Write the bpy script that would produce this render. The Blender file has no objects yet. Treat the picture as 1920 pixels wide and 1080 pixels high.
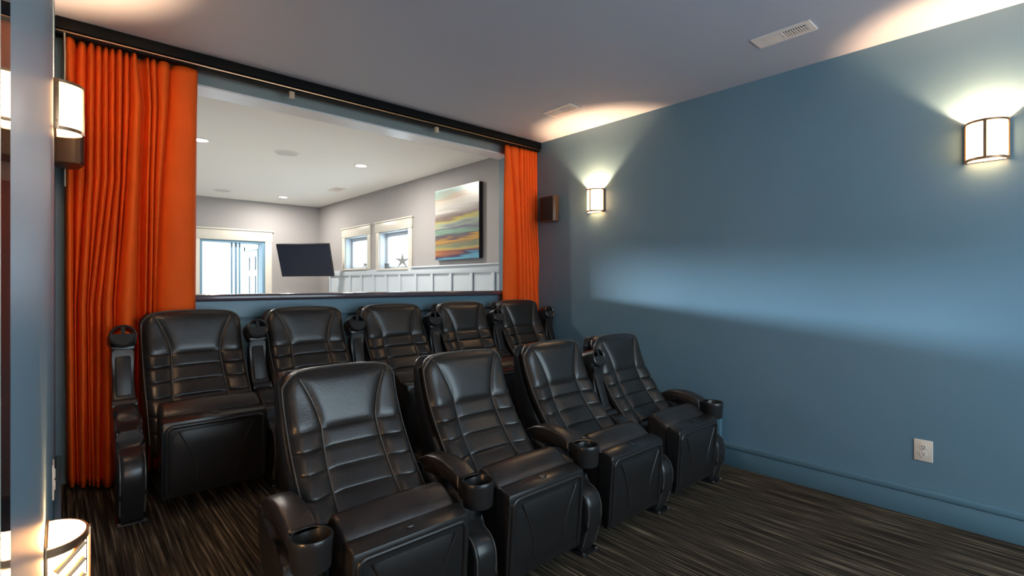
import bpy, bmesh, math, random
from mathutils import Vector, Matrix
random.seed(7)
S = bpy.context.scene
COL = S.collection
PI = math.pi

# ------------------------------------------------------------------ camera
F_PX, CAM_H, HORIZON = 942.0, 1.32, 530.0
YAW = math.radians(41.92)
cd = bpy.data.cameras.new('camera'); cam = bpy.data.objects.new('camera', cd); COL.objects.link(cam)
cd.sensor_width = 36; cd.lens = F_PX / 1920 * 36; cd.clip_start = 0.005
cd.shift_y = -(540 - HORIZON) / 1920
cam.location = (0, 0, CAM_H); cam.rotation_euler = (PI / 2, 0, -YAW)
S.camera = cam

# ------------------------------------------------------------------ world, exposure
S.view_settings.view_transform = 'Standard'; S.view_settings.look = 'None'
S.view_settings.gamma = 1; S.view_settings.use_curve_mapping = False
S.view_settings.exposure = 1.02
w = bpy.data.worlds.new('sky'); S.world = w; w.use_nodes = True
bg = w.node_tree.nodes['Background']
bg.inputs[0].default_value = (0.68, 0.87, 1.0, 1); bg.inputs[1].default_value = 3.2

# low hazy sun that comes through the end window of the room beyond and rakes the right wall
sl = bpy.data.lights.new('sun', 'SUN'); sl.energy = 2.3; sl.angle = math.radians(3.0); sl.color = (0.62, 0.85, 1.0)
sun = bpy.data.objects.new('sun', sl); COL.objects.link(sun)
sun.rotation_euler = Vector((0.643, -1.0, -0.078)).to_track_quat('-Z', 'Y').to_euler()

SCONCE_W = 37.0
DOWNLIGHT_W = 20.0
WARM = (1.0, 0.63, 0.35)

# ------------------------------------------------------------------ photo pixels -> room positions
def ray(px):
    u = (px - 960) / F_PX
    return (math.sin(YAW) + math.cos(YAW) * u, math.cos(YAW) - math.sin(YAW) * u)
def xOnY(px, Y):
    a, b = ray(px); return a / b * Y

# ------------------------------------------------------------------ materials
MATS = {}
def mat(name, col, rough=0.5, metal=0.0, spec=0.5, emit=None, estr=0.0, bump=None, var=None, coat=0.0):
    """bump=(scale, strength, stretch) var=(scale, amount)"""
    if name in MATS: return MATS[name]
    m = bpy.data.materials.new(name); m.use_nodes = True
    nt = m.node_tree; b = nt.nodes['Principled BSDF']
    b.inputs['Base Color'].default_value = (*col, 1); b.inputs['Roughness'].default_value = rough
    b.inputs['Metallic'].default_value = metal; b.inputs['Specular IOR Level'].default_value = spec
    b.inputs['Coat Weight'].default_value = coat
    if emit:
        b.inputs['Emission Color'].default_value = (*emit, 1); b.inputs['Emission Strength'].default_value = estr
    tc = nt.nodes.new('ShaderNodeTexCoord')
    if bump:
        n = nt.nodes.new('ShaderNodeTexNoise'); n.inputs['Scale'].default_value = bump[0]; n.inputs['Detail'].default_value = 3
        mp = nt.nodes.new('ShaderNodeMapping')
        if len(bump) > 2: mp.inputs['Scale'].default_value = bump[2]
        nt.links.new(tc.outputs['Object'], mp.inputs[0]); nt.links.new(mp.outputs[0], n.inputs['Vector'])
        bp = nt.nodes.new('ShaderNodeBump'); bp.inputs['Strength'].default_value = bump[1]; bp.inputs['Distance'].default_value = 0.002
        nt.links.new(n.outputs['Fac'], bp.inputs['Height']); nt.links.new(bp.outputs[0], b.inputs['Normal'])
    if var:
        n2 = nt.nodes.new('ShaderNodeTexNoise'); n2.inputs['Scale'].default_value = var[0]; n2.inputs['Detail'].default_value = 4
        nt.links.new(tc.outputs['Object'], n2.inputs['Vector'])
        r = nt.nodes.new('ShaderNodeValToRGB')
        lo = [c * (1 - var[1]) for c in col]; hi = [min(1, c * (1 + var[1])) for c in col]
        r.color_ramp.elements[0].color = (*lo, 1); r.color_ramp.elements[1].color = (*hi, 1)
        r.color_ramp.elements[0].position = 0.3; r.color_ramp.elements[1].position = 0.7
        nt.links.new(n2.outputs['Fac'], r.inputs[0]); nt.links.new(r.outputs[0], b.inputs['Base Color'])
    MATS[name] = m
    return m

wall_blue = mat('blue_wall_paint', (0.138, 0.235, 0.30), 0.42, bump=(180, 0.12), var=(1.5, 0.04))
base_blue = mat('blue_trim_paint', (0.12, 0.225, 0.29), 0.35, bump=(90, 0.08))
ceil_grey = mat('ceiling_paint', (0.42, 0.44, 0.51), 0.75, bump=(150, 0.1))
header_teal = mat('header_paint', (0.22, 0.26, 0.26), 0.5)
far_wall = mat('taupe_wall_paint', (0.34, 0.325, 0.325), 0.6, bump=(150, 0.08))
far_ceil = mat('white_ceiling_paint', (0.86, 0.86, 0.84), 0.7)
white_trim = mat('cream_trim_paint', (0.64, 0.61, 0.54), 0.35)
wains_white = mat('wainscot_paint', (0.52, 0.58, 0.64), 0.35)
batten_mat = mat('batten_paint', (0.48, 0.54, 0.60), 0.35)
ext_white = mat('exterior_white', (0.62, 0.64, 0.65), 0.5)
ext_floor = mat('porch_concrete', (0.6, 0.6, 0.58), 0.8, bump=(20, 0.3))
post_blue = mat('blue_window_frame', (0.16, 0.30, 0.42), 0.4)
leather = mat('black_leather', (0.019, 0.0155, 0.013), 0.30, spec=0.65, bump=(220, 0.35), var=(9, 0.35))
leather2 = mat('seat_leather', (0.024, 0.018, 0.0155), 0.32, spec=0.65, bump=(220, 0.35), var=(9, 0.3))
piping_m = mat('leather_piping', (0.085, 0.075, 0.066), 0.35)
plastic = mat('black_plastic', (0.014, 0.013, 0.013), 0.38, spec=0.5, bump=(600, 0.08))
plastic_s = mat('satin_plastic', (0.018, 0.017, 0.017), 0.28, spec=0.5)
cup_dark = mat('cup_plastic', (0.012, 0.012, 0.012), 0.7)
steel_dark = mat('dark_steel', (0.05, 0.05, 0.05), 0.4, metal=0.8)
bolt_m = mat('bolt_steel', (0.5, 0.47, 0.42), 0.3, metal=1.0)
curtain_m = mat('orange_curtain_cloth', (0.86, 0.108, 0.007), 0.72, spec=0.25, bump=(500, 0.25), var=(3, 0.06))
track_m = mat('black_track', (0.004, 0.004, 0.004), 0.7, spec=0.15)
brass = mat('brass_rail', (0.60, 0.36, 0.20), 0.3, metal=1.0)
tan_m = mat('tan_bracket', (0.55, 0.42, 0.28), 0.5)
ledge_m = mat('dark_stained_ledge', (0.085, 0.062, 0.075), 0.16, bump=(30, 0.05, (1, 12, 1)), coat=0.3)
bronze = mat('sconce_bronze', (0.42, 0.25, 0.15), 0.35, metal=0.9)
outlet_m = mat('outlet_plastic', (0.80, 0.66, 0.55), 0.4)
slot_m = mat('outlet_slot', (0.02, 0.015, 0.012), 0.6)
vent_m = mat('vent_enamel', (0.82, 0.72, 0.66), 0.45)
vent_dark = mat('vent_cavity', (0.03, 0.025, 0.02), 0.8)
grille_m = mat('speaker_grille', (0.018, 0.012, 0.010), 0.7, bump=(900, 0.5))
spk_body = mat('speaker_body', (0.10, 0.055, 0.03), 0.4, bump=(60, 0.1))
tv_screen = mat('tv_screen', (0.008, 0.016, 0.04), 0.10, spec=0.35)
tv_frame = mat('tv_frame', (0.012, 0.012, 0.013), 0.4)
canvas_edge = mat('canvas_edge', (0.015, 0.012, 0.02), 0.6)
spk_white = mat('ceiling_speaker_white', (0.62, 0.62, 0.61), 0.6, bump=(800, 0.4))
starfish_m = mat('starfish_grey', (0.20, 0.20, 0.19), 0.8, bump=(60, 0.4))
small_box_m = mat('ornament_dark', (0.08, 0.09, 0.09), 0.5)
cable_m = mat('white_cable', (0.7, 0.68, 0.66), 0.4)
glow = mat('downlight_lens', (1, 1, 1), 0.4, emit=(1, 0.9, 0.75), estr=6.0)
shade_m = mat('sconce_glass', (0.9, 0.75, 0.5), 0.45, emit=(1.0, 0.56, 0.25), estr=10.5)
shade_low = mat('low_lamp_glass', (0.9, 0.75, 0.5), 0.45, emit=(1.0, 0.52, 0.20), estr=26.0)
gloss_panel = mat('dark_glass', (0.02, 0.02, 0.03), 0.04, spec=0.9)
pale_frame = mat('pale_green_frame', (0.45, 0.55, 0.50), 0.4)
screen_white = mat('projection_screen', (0.6, 0.6, 0.6), 0.7)

def glass_mat():
    m = bpy.data.materials.new('window_glass'); m.use_nodes = True
    nt = m.node_tree; nt.nodes.clear()
    o = nt.nodes.new('ShaderNodeOutputMaterial'); t = nt.nodes.new('ShaderNodeBsdfTransparent')
    g = nt.nodes.new('ShaderNodeBsdfGlossy'); g.inputs['Roughness'].default_value = 0.02
    mx = nt.nodes.new('ShaderNodeMixShader'); mx.inputs[0].default_value = 0.06
    nt.links.new(t.outputs[0], mx.inputs[1]); nt.links.new(g.outputs[0], mx.inputs[2])
    nt.links.new(mx.outputs[0], o.inputs[0])
    return m
glass = glass_mat()

def carpet_mat():
    m = bpy.data.materials.new('striped_carpet'); m.use_nodes = True
    nt = m.node_tree; b = nt.nodes['Principled BSDF']; b.inputs['Roughness'].default_value = 0.95
    b.inputs['Specular IOR Level'].default_value = 0.1
    tc = nt.nodes.new('ShaderNodeTexCoord'); mp = nt.nodes.new('ShaderNodeMapping'); mp.inputs['Scale'].default_value = (95, 2.2, 1)
    n = nt.nodes.new('ShaderNodeTexNoise'); n.inputs['Scale'].default_value = 1.0; n.inputs['Detail'].default_value = 3; n.inputs['Roughness'].default_value = 0.6
    nt.links.new(tc.outputs['Object'], mp.inputs[0]); nt.links.new(mp.outputs[0], n.inputs['Vector'])
    r = nt.nodes.new('ShaderNodeValToRGB'); e = r.color_ramp.elements
    e[0].position = 0.32; e[0].color = (0.012, 0.010, 0.008, 1)
    e[1].position = 0.70; e[1].color = (0.36, 0.28, 0.19, 1)
    k = e.new(0.47); k.color = (0.055, 0.042, 0.03, 1)
    k = e.new(0.57); k.color = (0.12, 0.09, 0.06, 1)
    nt.links.new(n.outputs['Fac'], r.inputs[0])
    n2 = nt.nodes.new('ShaderNodeTexNoise'); n2.inputs['Scale'].default_value = 350; n2.inputs['Detail'].default_value = 2
    nt.links.new(tc.outputs['Object'], n2.inputs['Vector'])
    mx = nt.nodes.new('ShaderNodeMix'); mx.data_type = 'RGBA'; mx.blend_type = 'MULTIPLY'; mx.inputs[0].default_value = 0.7
    r2 = nt.nodes.new('ShaderNodeValToRGB'); r2.color_ramp.elements[0].position = 0.3; r2.color_ramp.elements[0].color = (0.35, 0.35, 0.35, 1)
    r2.color_ramp.elements[1].position = 0.65
    nt.links.new(n2.outputs['Fac'], r2.inputs[0])
    nt.links.new(r.outputs[0], mx.inputs[6]); nt.links.new(r2.outputs[0], mx.inputs[7]); nt.links.new(mx.outputs[2], b.inputs['Base Color'])
    bp = nt.nodes.new('ShaderNodeBump'); bp.inputs['Strength'].default_value = 0.6; bp.inputs['Distance'].default_value = 0.004
    nt.links.new(n2.outputs['Fac'], bp.inputs['Height']); nt.links.new(bp.outputs[0], b.inputs['Normal'])
    return m
carpet = carpet_mat()

def painting_mat():
    m = bpy.data.materials.new('abstract_painting'); m.use_nodes = True
    nt = m.node_tree; b = nt.nodes['Principled BSDF']; b.inputs['Roughness'].default_value = 0.3
    tc = nt.nodes.new('ShaderNodeTexCoord'); mp = nt.nodes.new('ShaderNodeMapping'); mp.inputs['Scale'].default_value = (1, 0.75, 11.0)
    n = nt.nodes.new('ShaderNodeTexNoise'); n.inputs['Scale'].default_value = 1.3; n.inputs['Detail'].default_value = 6; n.inputs['Distortion'].default_value = 0.15
    nt.links.new(tc.outputs['Object'], mp.inputs[0]); nt.links.new(mp.outputs[0], n.inputs['Vector'])
    sep = nt.nodes.new('ShaderNodeSeparateXYZ'); nt.links.new(tc.outputs['Object'], sep.inputs[0])
    # position up the canvas (object z 0..0.88) plus a wobble
    mr = nt.nodes.new('ShaderNodeMapRange'); mr.inputs[1].default_value = 0; mr.inputs[2].default_value = 0.88
    nt.links.new(sep.outputs[2], mr.inputs[0])
    sub = nt.nodes.new('ShaderNodeMath'); sub.operation = 'SUBTRACT'; sub.inputs[1].default_value = 0.5; nt.links.new(n.outputs['Fac'], sub.inputs[0])
    mul = nt.nodes.new('ShaderNodeMath'); mul.operation = 'MULTIPLY'; mul.inputs[1].default_value = 0.34; nt.links.new(sub.outputs[0], mul.inputs[0])
    tilt = nt.nodes.new('ShaderNodeMath'); tilt.operation = 'MULTIPLY'; tilt.inputs[1].default_value = 0.05; nt.links.new(sep.outputs[1], tilt.inputs[0])
    add = nt.nodes.new('ShaderNodeMath'); add.operation = 'ADD'; nt.links.new(mr.outputs[0], add.inputs[0]); nt.links.new(mul.outputs[0], add.inputs[1])
    add2 = nt.nodes.new('ShaderNodeMath'); add2.operation = 'ADD'; nt.links.new(add.outputs[0], add2.inputs[0]); nt.links.new(tilt.outputs[0], add2.inputs[1])
    r = nt.nodes.new('ShaderNodeValToRGB'); el = r.color_ramp.elements
    stops = [(0.0, (0.10, 0.30, 0.42)), (0.04, (0.05, 0.03, 0.09)), (0.10, (0.42, 0.16, 0.07)), (0.14, (0.50, 0.40, 0.12)), (0.19, (0.20, 0.24, 0.16)),
             (0.24, (0.35, 0.20, 0.10)), (0.29, (0.62, 0.36, 0.06)), (0.33, (0.12, 0.08, 0.12)), (0.38, (0.24, 0.40, 0.30)), (0.44, (0.16, 0.14, 0.22)),
             (0.50, (0.36, 0.44, 0.36)), (0.55, (0.55, 0.46, 0.10)), (0.59, (0.22, 0.16, 0.16)), (0.66, (0.40, 0.35, 0.33)), (0.73, (0.68, 0.66, 0.62)),
             (0.82, (0.72, 0.66, 0.56)), (0.88, (0.60, 0.46, 0.36)), (0.94, (0.40, 0.62, 0.56)), (1.0, (0.62, 0.72, 0.70))]
    el[0].position = stops[0][0]; el[0].color = (*stops[0][1], 1); el[1].position = 1.0; el[1].color = (*stops[-1][1], 1)
    for p, c in stops[1:-1]:
        k = el.new(p); k.color = (*[q * .78 for q in c], 1)
    nt.links.new(add2.outputs[0], r.inputs[0]); nt.links.new(r.outputs[0], b.inputs['Base Color'])
    return m
painting_m = painting_mat()

# ------------------------------------------------------------------ mesh helpers
def link(name, me, m, parent=None, loc=(0, 0, 0)):
    o = bpy.data.objects.new(name, me); COL.objects.link(o); o.location = loc
    if m and not me.materials: me.materials.append(m)
    if parent: o.parent = parent
    return o
def to_mesh(bm, name, smooth=True, ang=40):
    bmesh.ops.recalc_face_normals(bm, faces=bm.faces)
    me = bpy.data.meshes.new(name); bm.to_mesh(me); bm.free()
    if smooth:
        for p in me.polygons: p.use_smooth = True
        me.set_sharp_from_angle(angle=math.radians(ang))
    return me
def obj(name, bm, m, parent=None, loc=(0, 0, 0), smooth=True, ang=40):
    return link(name, to_mesh(bm, name, smooth, ang), m, parent, loc)
def empty(name, loc=(0, 0, 0), rz=0.0, parent=None):
    o = bpy.data.objects.new(name, None); COL.objects.link(o); o.location = loc; o.rotation_euler = (0, 0, rz)
    o.empty_display_size = 0.1
    if parent: o.parent = parent
    return o
def tag(o, label=None, cat=None, group=None, kind=None):
    if label: o['label'] = label
    if cat: o['category'] = cat
    if group: o['group'] = group
    if kind: o['kind'] = kind
    return o
def box(bm, x0, x1, y0, y1, z0, z1, bev=0.0, seg=2):
    vs = [bm.verts.new((x, y, z)) for x in (x0, x1) for y in (y0, y1) for z in (z0, z1)]
    fs = [bm.faces.new([vs[i] for i in q]) for q in ((0, 1, 3, 2), (4, 6, 7, 5), (0, 4, 5, 1), (2, 3, 7, 6), (0, 2, 6, 4), (1, 5, 7, 3))]
    if bev > 0:
        es = list({e for f in fs for e in f.edges})
        bmesh.ops.bevel(bm, geom=es, offset=bev, segments=seg, affect='EDGES', profile=0.5)
def bx(x0, x1, y0, y1, z0, z1, bev=0.0, seg=2):
    bm = bmesh.new(); box(bm, x0, x1, y0, y1, z0, z1, bev, seg); return bm
def boxobj(name, x0, x1, y0, y1, z0, z1, m, parent=None, bev=0.0):
    return obj(name, bx(x0, x1, y0, y1, z0, z1, bev), m, parent)
def prism_x(bm, prof, x0, x1, bev=0.0, seg=2):
    """closed (y,z) outline extruded along x"""
    a = [bm.verts.new((x0, y, z)) for y, z in prof]; b = [bm.verts.new((x1, y, z)) for y, z in prof]
    n = len(prof); caps = [bm.faces.new(a), bm.faces.new(list(reversed(b)))]
    for i in range(n):
        bm.faces.new([a[i], b[i], b[(i + 1) % n], a[(i + 1) % n]])
    if bev > 0:
        es = list({e for f in caps for e in f.edges})
        bmesh.ops.bevel(bm, geom=es, offset=bev, segments=seg, affect='EDGES', profile=0.5)
def prism_z(bm, prof, z0, z1, bev=0.0, seg=2):
    a = [bm.verts.new((x, y, z0)) for x, y in prof]; b = [bm.verts.new((x, y, z1)) for x, y in prof]
    n = len(prof); caps = [bm.faces.new(list(reversed(a))), bm.faces.new(b)]
    for i in range(n):
        bm.faces.new([a[i], a[(i + 1) % n], b[(i + 1) % n], b[i]])
    if bev > 0:
        es = list({e for f in caps for e in f.edges})
        bmesh.ops.bevel(bm, geom=es, offset=bev, segments=seg, affect='EDGES', profile=0.5)
def lathe(bm, prof, n=28, c=(0, 0, 0), closed=False):
    """(r,z) outline around the z axis through c"""
    rings = []
    for r, z in prof:
        rings.append([bm.verts.new((c[0] + r * math.cos(2 * PI * k / n), c[1] + r * math.sin(2 * PI * k / n), c[2] + z)) for k in range(n)])
    m = len(prof)
    for i in range(m if closed else m - 1):
        A, B = rings[i], rings[(i + 1) % m]
        for k in range(n):
            bm.faces.new([A[k], A[(k + 1) % n], B[(k + 1) % n], B[k]])
    if not closed:
        bm.faces.new(list(reversed(rings[0]))); bm.faces.new(rings[-1])
def cyl(bm, p0, p1, r, n=14, r1=None):
    p0, p1 = Vector(p0), Vector(p1); d = p1 - p0; q = d.to_track_quat('Z', 'Y').to_matrix()
    r1 = r if r1 is None else r1
    A = [bm.verts.new(p0 + q @ Vector((r * math.cos(2 * PI * k / n), r * math.sin(2 * PI * k / n), 0))) for k in range(n)]
    B = [bm.verts.new(p1 + q @ Vector((r1 * math.cos(2 * PI * k / n), r1 * math.sin(2 * PI * k / n), 0))) for k in range(n)]
    for k in range(n): bm.faces.new([A[k], A[(k + 1) % n], B[(k + 1) % n], B[k]])
    bm.faces.new(list(reversed(A))); bm.faces.new(B)
def tube(bm, pts, r, n=6):
    pts = [Vector(p) for p in pts]; rings = []
    for i, p in enumerate(pts):
        d = (pts[min(i + 1, len(pts) - 1)] - pts[max(i - 1, 0)]).normalized()
        q = d.to_track_quat('Z', 'Y').to_matrix()
        rings.append([bm.verts.new(p + q @ Vector((r * math.cos(2 * PI * k / n), r * math.sin(2 * PI * k / n), 0))) for k in range(n)])
    for A, B in zip(rings, rings[1:]):
        best = min(range(n), key=lambda s: sum((A[k].co - B[(k + s) % n].co).length for k in range(n)))
        for k in range(n): bm.faces.new([A[k], A[(k + 1) % n], B[(k + 1 + best) % n], B[(k + best) % n]])
        B[:] = [B[(k + best) % n] for k in range(n)]
    bm.faces.new(list(reversed(rings[0]))); bm.faces.new(rings[-1])
def interp(pts, x):
    if x <= pts[0][0]: return pts[0][1]
    for i in range(len(pts) - 1):
        (x0, y0), (x1, y1) = pts[i], pts[i + 1]
        if x <= x1:
            m0 = (y1 - y0) / (x1 - x0) if i == 0 else (y1 - pts[i - 1][1]) / (x1 - pts[i - 1][0])
            m1 = (y1 - y0) / (x1 - x0) if i + 2 >= len(pts) else (pts[i + 2][1] - y0) / (pts[i + 2][0] - x0)
            h = x1 - x0; t = (x - x0) / h
            return (2*t**3-3*t*t+1)*y0 + (t**3-2*t*t+t)*h*m0 + (-2*t**3+3*t*t)*y1 + (t**3-t*t)*h*m1
    return pts[-1][1]
def lerp_list(pts, x):
    if x <= pts[0][0]: return pts[0][1]
    for (x0, y0), (x1, y1) in zip(pts, pts[1:]):
        if x <= x1: return y0 + (y1 - y0) * (x - x0) / (x1 - x0)
    return pts[-1][1]

# ------------------------------------------------------------------ room dimensions (metres)
XL, XR = -0.023, 3.60          # side walls
YF, YB = -1.7, 3.74            # front wall (behind the camera) and back wall with the opening
ZC = 2.728                     # ceiling
RZ, RY = 0.20, 1.74            # rear platform height and its front edge
YB2 = 3.92                     # back face of the back wall
FY = 9.43                      # far wall of the room beyond
FXL = -3.0
OX0, OX1, OZ0, OZ1 = 0.40, 3.34, 1.20, 2.592   # the opening in the back wall

def struct(name, bm, m, parent=None, label=None, smooth=False):
    o = obj(name, bm, m, parent, smooth=smooth)
    if parent is None: o['kind'] = 'structure'
    if label: o['label'] = label
    return o

# floors
struct('floor', bx(XL, XR, YF, RY + 0.02, -0.1, 0.0), carpet, label='dark brown striped carpet in front of the seats')
struct('floor_platform', bx(XL, XR, RY, YB, -0.1, RZ), carpet, label='carpeted raised platform under the rear row')
struct('floor_far', bx(FXL, XR, YB, FY, 0.0, 0.2), mat('far_floor', (0.62, 0.57, 0.50), 0.5), label='floor of the room beyond the opening')
# ceilings
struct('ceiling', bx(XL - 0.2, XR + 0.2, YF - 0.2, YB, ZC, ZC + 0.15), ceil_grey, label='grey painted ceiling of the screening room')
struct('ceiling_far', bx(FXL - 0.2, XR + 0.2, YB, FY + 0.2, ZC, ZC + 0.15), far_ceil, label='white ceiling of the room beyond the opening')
# walls
struct('wall_left', bx(XL - 0.2, XL, YF - 0.2, YB2, -0.1, ZC), wall_blue, label='blue painted wall close on the left')
struct('wall_right', bx(XR, XR + 0.2, YF - 0.2, YB, -0.1, ZC), wall_blue, label='long blue painted wall with two lit sconces')
FW = (0.35, 3.35, 0.45, 2.5)      # opening added behind the camera to let in fill light
bm = bmesh.new()
box(bm, XL, FW[0], YF - .2, YF, -.1, ZC); box(bm, FW[1], XR, YF - .2, YF, -.1, ZC)
box(bm, FW[0], FW[1], YF - .2, YF, -.1, FW[2]); box(bm, FW[0], FW[1], YF - .2, YF, FW[3], ZC)
struct('wall_front', bm, wall_blue)
bm = bmesh.new()
box(bm, XL, OX0, YB, YB2, 0, ZC); box(bm, OX1, XR, YB, YB2, 0, ZC); box(bm, OX0, OX1, YB, YB2, 0, OZ0)
struct('wall_back', bm, wall_blue, label='blue half wall under the wide opening')
struct('trim_1', bx(OX0, OX1, YB, YB2, OZ1, ZC), header_teal, label='grey green header over the wide opening')
struct('trim_2', bx(OX0, OX1, YB - 0.004, YB2 + 0.004, OZ1 - 0.012, OZ1), mat('header_edge', (0.72, 0.72, 0.74), 0.3), label='pale edge strip along the opening head')
# apron boards under the ledge
struct('trim_3', bx(OX0 - 0.1, XR, YB - 0.022, YB, OZ0 - 0.115, OZ0, 0.003), base_blue, label='blue apron board below the ledge')
struct('trim_4', bx(OX0 - 0.1, XR, YB - 0.012, YB, 0.55, OZ0 - 0.135, 0.003), base_blue, label='blue wall panel below the apron board')
# dark ledge of the opening
lg = struct('trim_5', bx(0.615, OX1 - .001, YB - 0.062, YB2 + 0.06, OZ0, OZ0 + 0.043, 0.012, 3), ledge_m, label='dark glossy bar ledge along the opening', smooth=True)

# far room shell
bm = bmesh.new()
W1, W2 = (7.406, 8.243, 1.547, 2.078), (6.151, 7.014, 1.525, 2.078)     # window openings y0,y1,z0,z1
T = 0.2
box(bm, XR, XR + T, YB, W2[0], 0, ZC); box(bm, XR, XR + T, W2[1], W1[0], 0, ZC); box(bm, XR, XR + T, W1[1], FY + 0.2, 0, ZC)
for y0, y1, z0, z1 in (W1, W2):
    box(bm, XR, XR + T, y0, y1, 0, z0); box(bm, XR, XR + T, y0, y1, z1, ZC)
struct('wall_far_right', bm, far_wall, label='taupe wall with two small windows in the room beyond')
DX0, DX1, DZ0, DZ1 = 1.669, 2.655, 0.20, 2.035
bm = bmesh.new()
W4 = (-2.6, -0.75, 1.15, 2.06)
box(bm, FXL, W4[0], FY, FY + T, 0, ZC); box(bm, W4[1], DX0, FY, FY + T, 0, ZC); box(bm, W4[0], W4[1], FY, FY + T, 0, W4[2]); box(bm, W4[0], W4[1], FY, FY + T, W4[3], ZC)
box(bm, DX1, XR, FY, FY + T, 0, ZC); box(bm, DX0, DX1, FY, FY + T, DZ1, ZC)
struct('wall_far_back', bm, far_wall, label='taupe end wall with a doorway in the room beyond')
struct('wall_far_left', bx(FXL - 0.2, FXL, YB, FY + 0.2, 0, ZC), far_wall)
struct('wall_far_near', bx(FXL, XL - 0.2, YB, YB2, 0, ZC), far_wall)

# baseboards (board with a stepped cap)
def baseboard(name, side, y0, y1, z0, label):
    s = 1 if side == 'left' else -1
    x = XL if side == 'left' else XR
    r = empty(name); tag(r, label, kind='structure')
    a, b = sorted((x, x + s * 0.016)); obj('board', bx(a, b, y0, y1, z0, z0 + 0.125, 0.002), base_blue, r)
    a, b = sorted((x, x + s * 0.024)); obj('cap', bx(a, b, y0, y1, z0 + 0.129, z0 + 0.165, 0.006), base_blue, r)
    a, b = sorted((x, x + s * 0.010)); obj('cap_joint', bx(a, b, y0, y1, z0 + 0.12, z0 + 0.135), base_blue, r)
    return r
b1 = baseboard('baseboard_right', 'right', YF, RY - 0.03, 0.0, 'blue baseboard along the right wall floor')
b2 = baseboard('baseboard_right_platform', 'right', RY + 0.02, YB, RZ, 'blue baseboard above the platform on the right wall')
obj('end_block', bx(XR - 0.024, XR, RY - 0.03, RY + 0.02, 0.0, RZ + 0.165, 0.004), base_blue, b2)
baseboard('baseboard_left', 'left', RY + 0.02, YB, RZ, 'blue baseboard along the left wall behind the low lamp')

# ------------------------------------------------------------------ curtain track
tr = empty('curtain_track', ((XL + XR) / 2, 3.6, ZC)); tag(tr, 'black ceiling track with a brass rail running above both orange curtains', 'curtain track')
def in_track(name, x0, x1, y0, y1, z0, z1, m, bev=0.0):
    c = tr.location
    return obj(name, bx(x0 - c.x, x1 - c.x, y0 - c.y, y1 - c.y, z0 - c.z, z1 - c.z, bev), m, tr)
in_track('fascia', XL + 0.001, XR - 0.001, 3.565, 3.60, ZC - 0.062, ZC, track_m, 0.004)
in_track('rear_channel', XL + 0.001, XR - 0.001, 3.60, 3.665, ZC - 0.045, ZC, track_m)
in_track('lower_channel', XL + 0.001, XR - 0.001, 3.585, 3.655, ZC - 0.085, ZC - 0.045, track_m, 0.003)
in_track('brass_rail', XL + 0.001, XR - 0.001, 3.572, 3.585, ZC - 0.076, ZC - 0.067, brass, 0.003)
for px in (548, 820):
    X = xOnY(px, 3.6)
    in_track('bracket', X - 0.017, X + 0.017, 3.60, 3.625, ZC - 0.128, ZC - 0.08, tan_m, 0.003)
cy0 = bmesh.new(); tube(cy0, [(0.014, 3.55, ZC - 0.088), (0.016, 3.55, ZC - 0.2), (0.015, 3.552, ZC - 0.36), (0.016, 3.552, ZC - 0.9)], 0.004)
tag(obj('curtain_wand', cy0, tan_m), 'thin tan pull wand hanging beside the left curtain', 'wand')

# ------------------------------------------------------------------ curtains
def curtain(name, levels, amps, ydrift, z_of, label, valley, nz=60, sub=10):
    """levels: list of (z, [fold borders in x]); amps: per fold depth; valley: per border depth"""
    nf = len(levels[0][1]) - 1
    bm = bmesh.new(); rows = []
    for j in range(nz + 1):
        tz = j / nz
        row = []
        for i in range(nf):
            for k in range(sub + (1 if i == nf - 1 else 0)):
                s = k / sub
                zt = levels[0][0]; zb = z_of((i + s) / nf)
                z = zt + (zb - zt) * tz
                x0 = lerp_list([(-l[0], l[1][i]) for l in levels], -z); x1 = lerp_list([(-l[0], l[1][i + 1]) for l in levels], -z)
                x = x0 + (x1 - x0) * s
                a = amps[i] * (0.8 + 0.45 * min(1, tz * 2.2))
                a = min(a, (x1 - x0) * 1.7 + 0.008)
                fold = -a * (math.sin(PI * s) ** 0.62) + (1 - s) ** 6 * valley[i] + s ** 6 * valley[i + 1]
                wob = 0.004 * tz * math.sin(z * 3.1 + i * 1.7) + 0.0025 * tz * math.sin(z * 9 + i * 2.9 + s * 3)
                xw = 0.004 * tz * math.sin(z * 2.6 + i * 2.1) * (1 if 0 < i < nf - 1 else 0)
                row.append(bm.verts.new((x + xw, ydrift(x, tz) + fold + wob, z)))
        rows.append(row)
    for A, B in zip(rows, rows[1:]):
        for k in range(len(A) - 1): bm.faces.new([A[k], A[k + 1], B[k + 1], B[k]])
    o = obj(name, bm, curtain_m, ang=80)
    md = o.modifiers.new('thickness', 'SOLIDIFY'); md.thickness = 0.004; md.offset = 1
    tag(o, label, 'curtain', 'orange curtains')
    return o
YC = 3.648
def X_(pxs, Y=YC): return [xOnY(p, Y) for p in pxs]
ztop = ZC - 0.086
LV = [(ztop, X_([118, 143, 163, 178, 192, 204, 217, 231, 243, 258, 271, 281, 294, 321, 371])),
      (2.36, X_([121, 141, 162, 178, 191, 204, 217, 230, 244, 268, 276, 285, 296, 316, 369])),
      (1.9, X_([121, 139, 160, 176, 190, 203, 216, 227, 236, 262, 271, 280, 290, 304, 368])),
      (1.2, X_([121, 139, 144, 162, 166, 176, 189, 212, 217, 256, 268, 276, 285, 292, 367])),
      (0.2, X_([125, 143, 147, 164, 168, 177, 188, 211, 216, 252, 268, 276, 285, 292, 366]))]
def drift_l(x, t):
    k = max(0, 1 - abs(x - 0.17) / 0.14)
    return YC - 0.13 * k * max(0, (t - 0.35) / 0.65) ** 1.3
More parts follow.
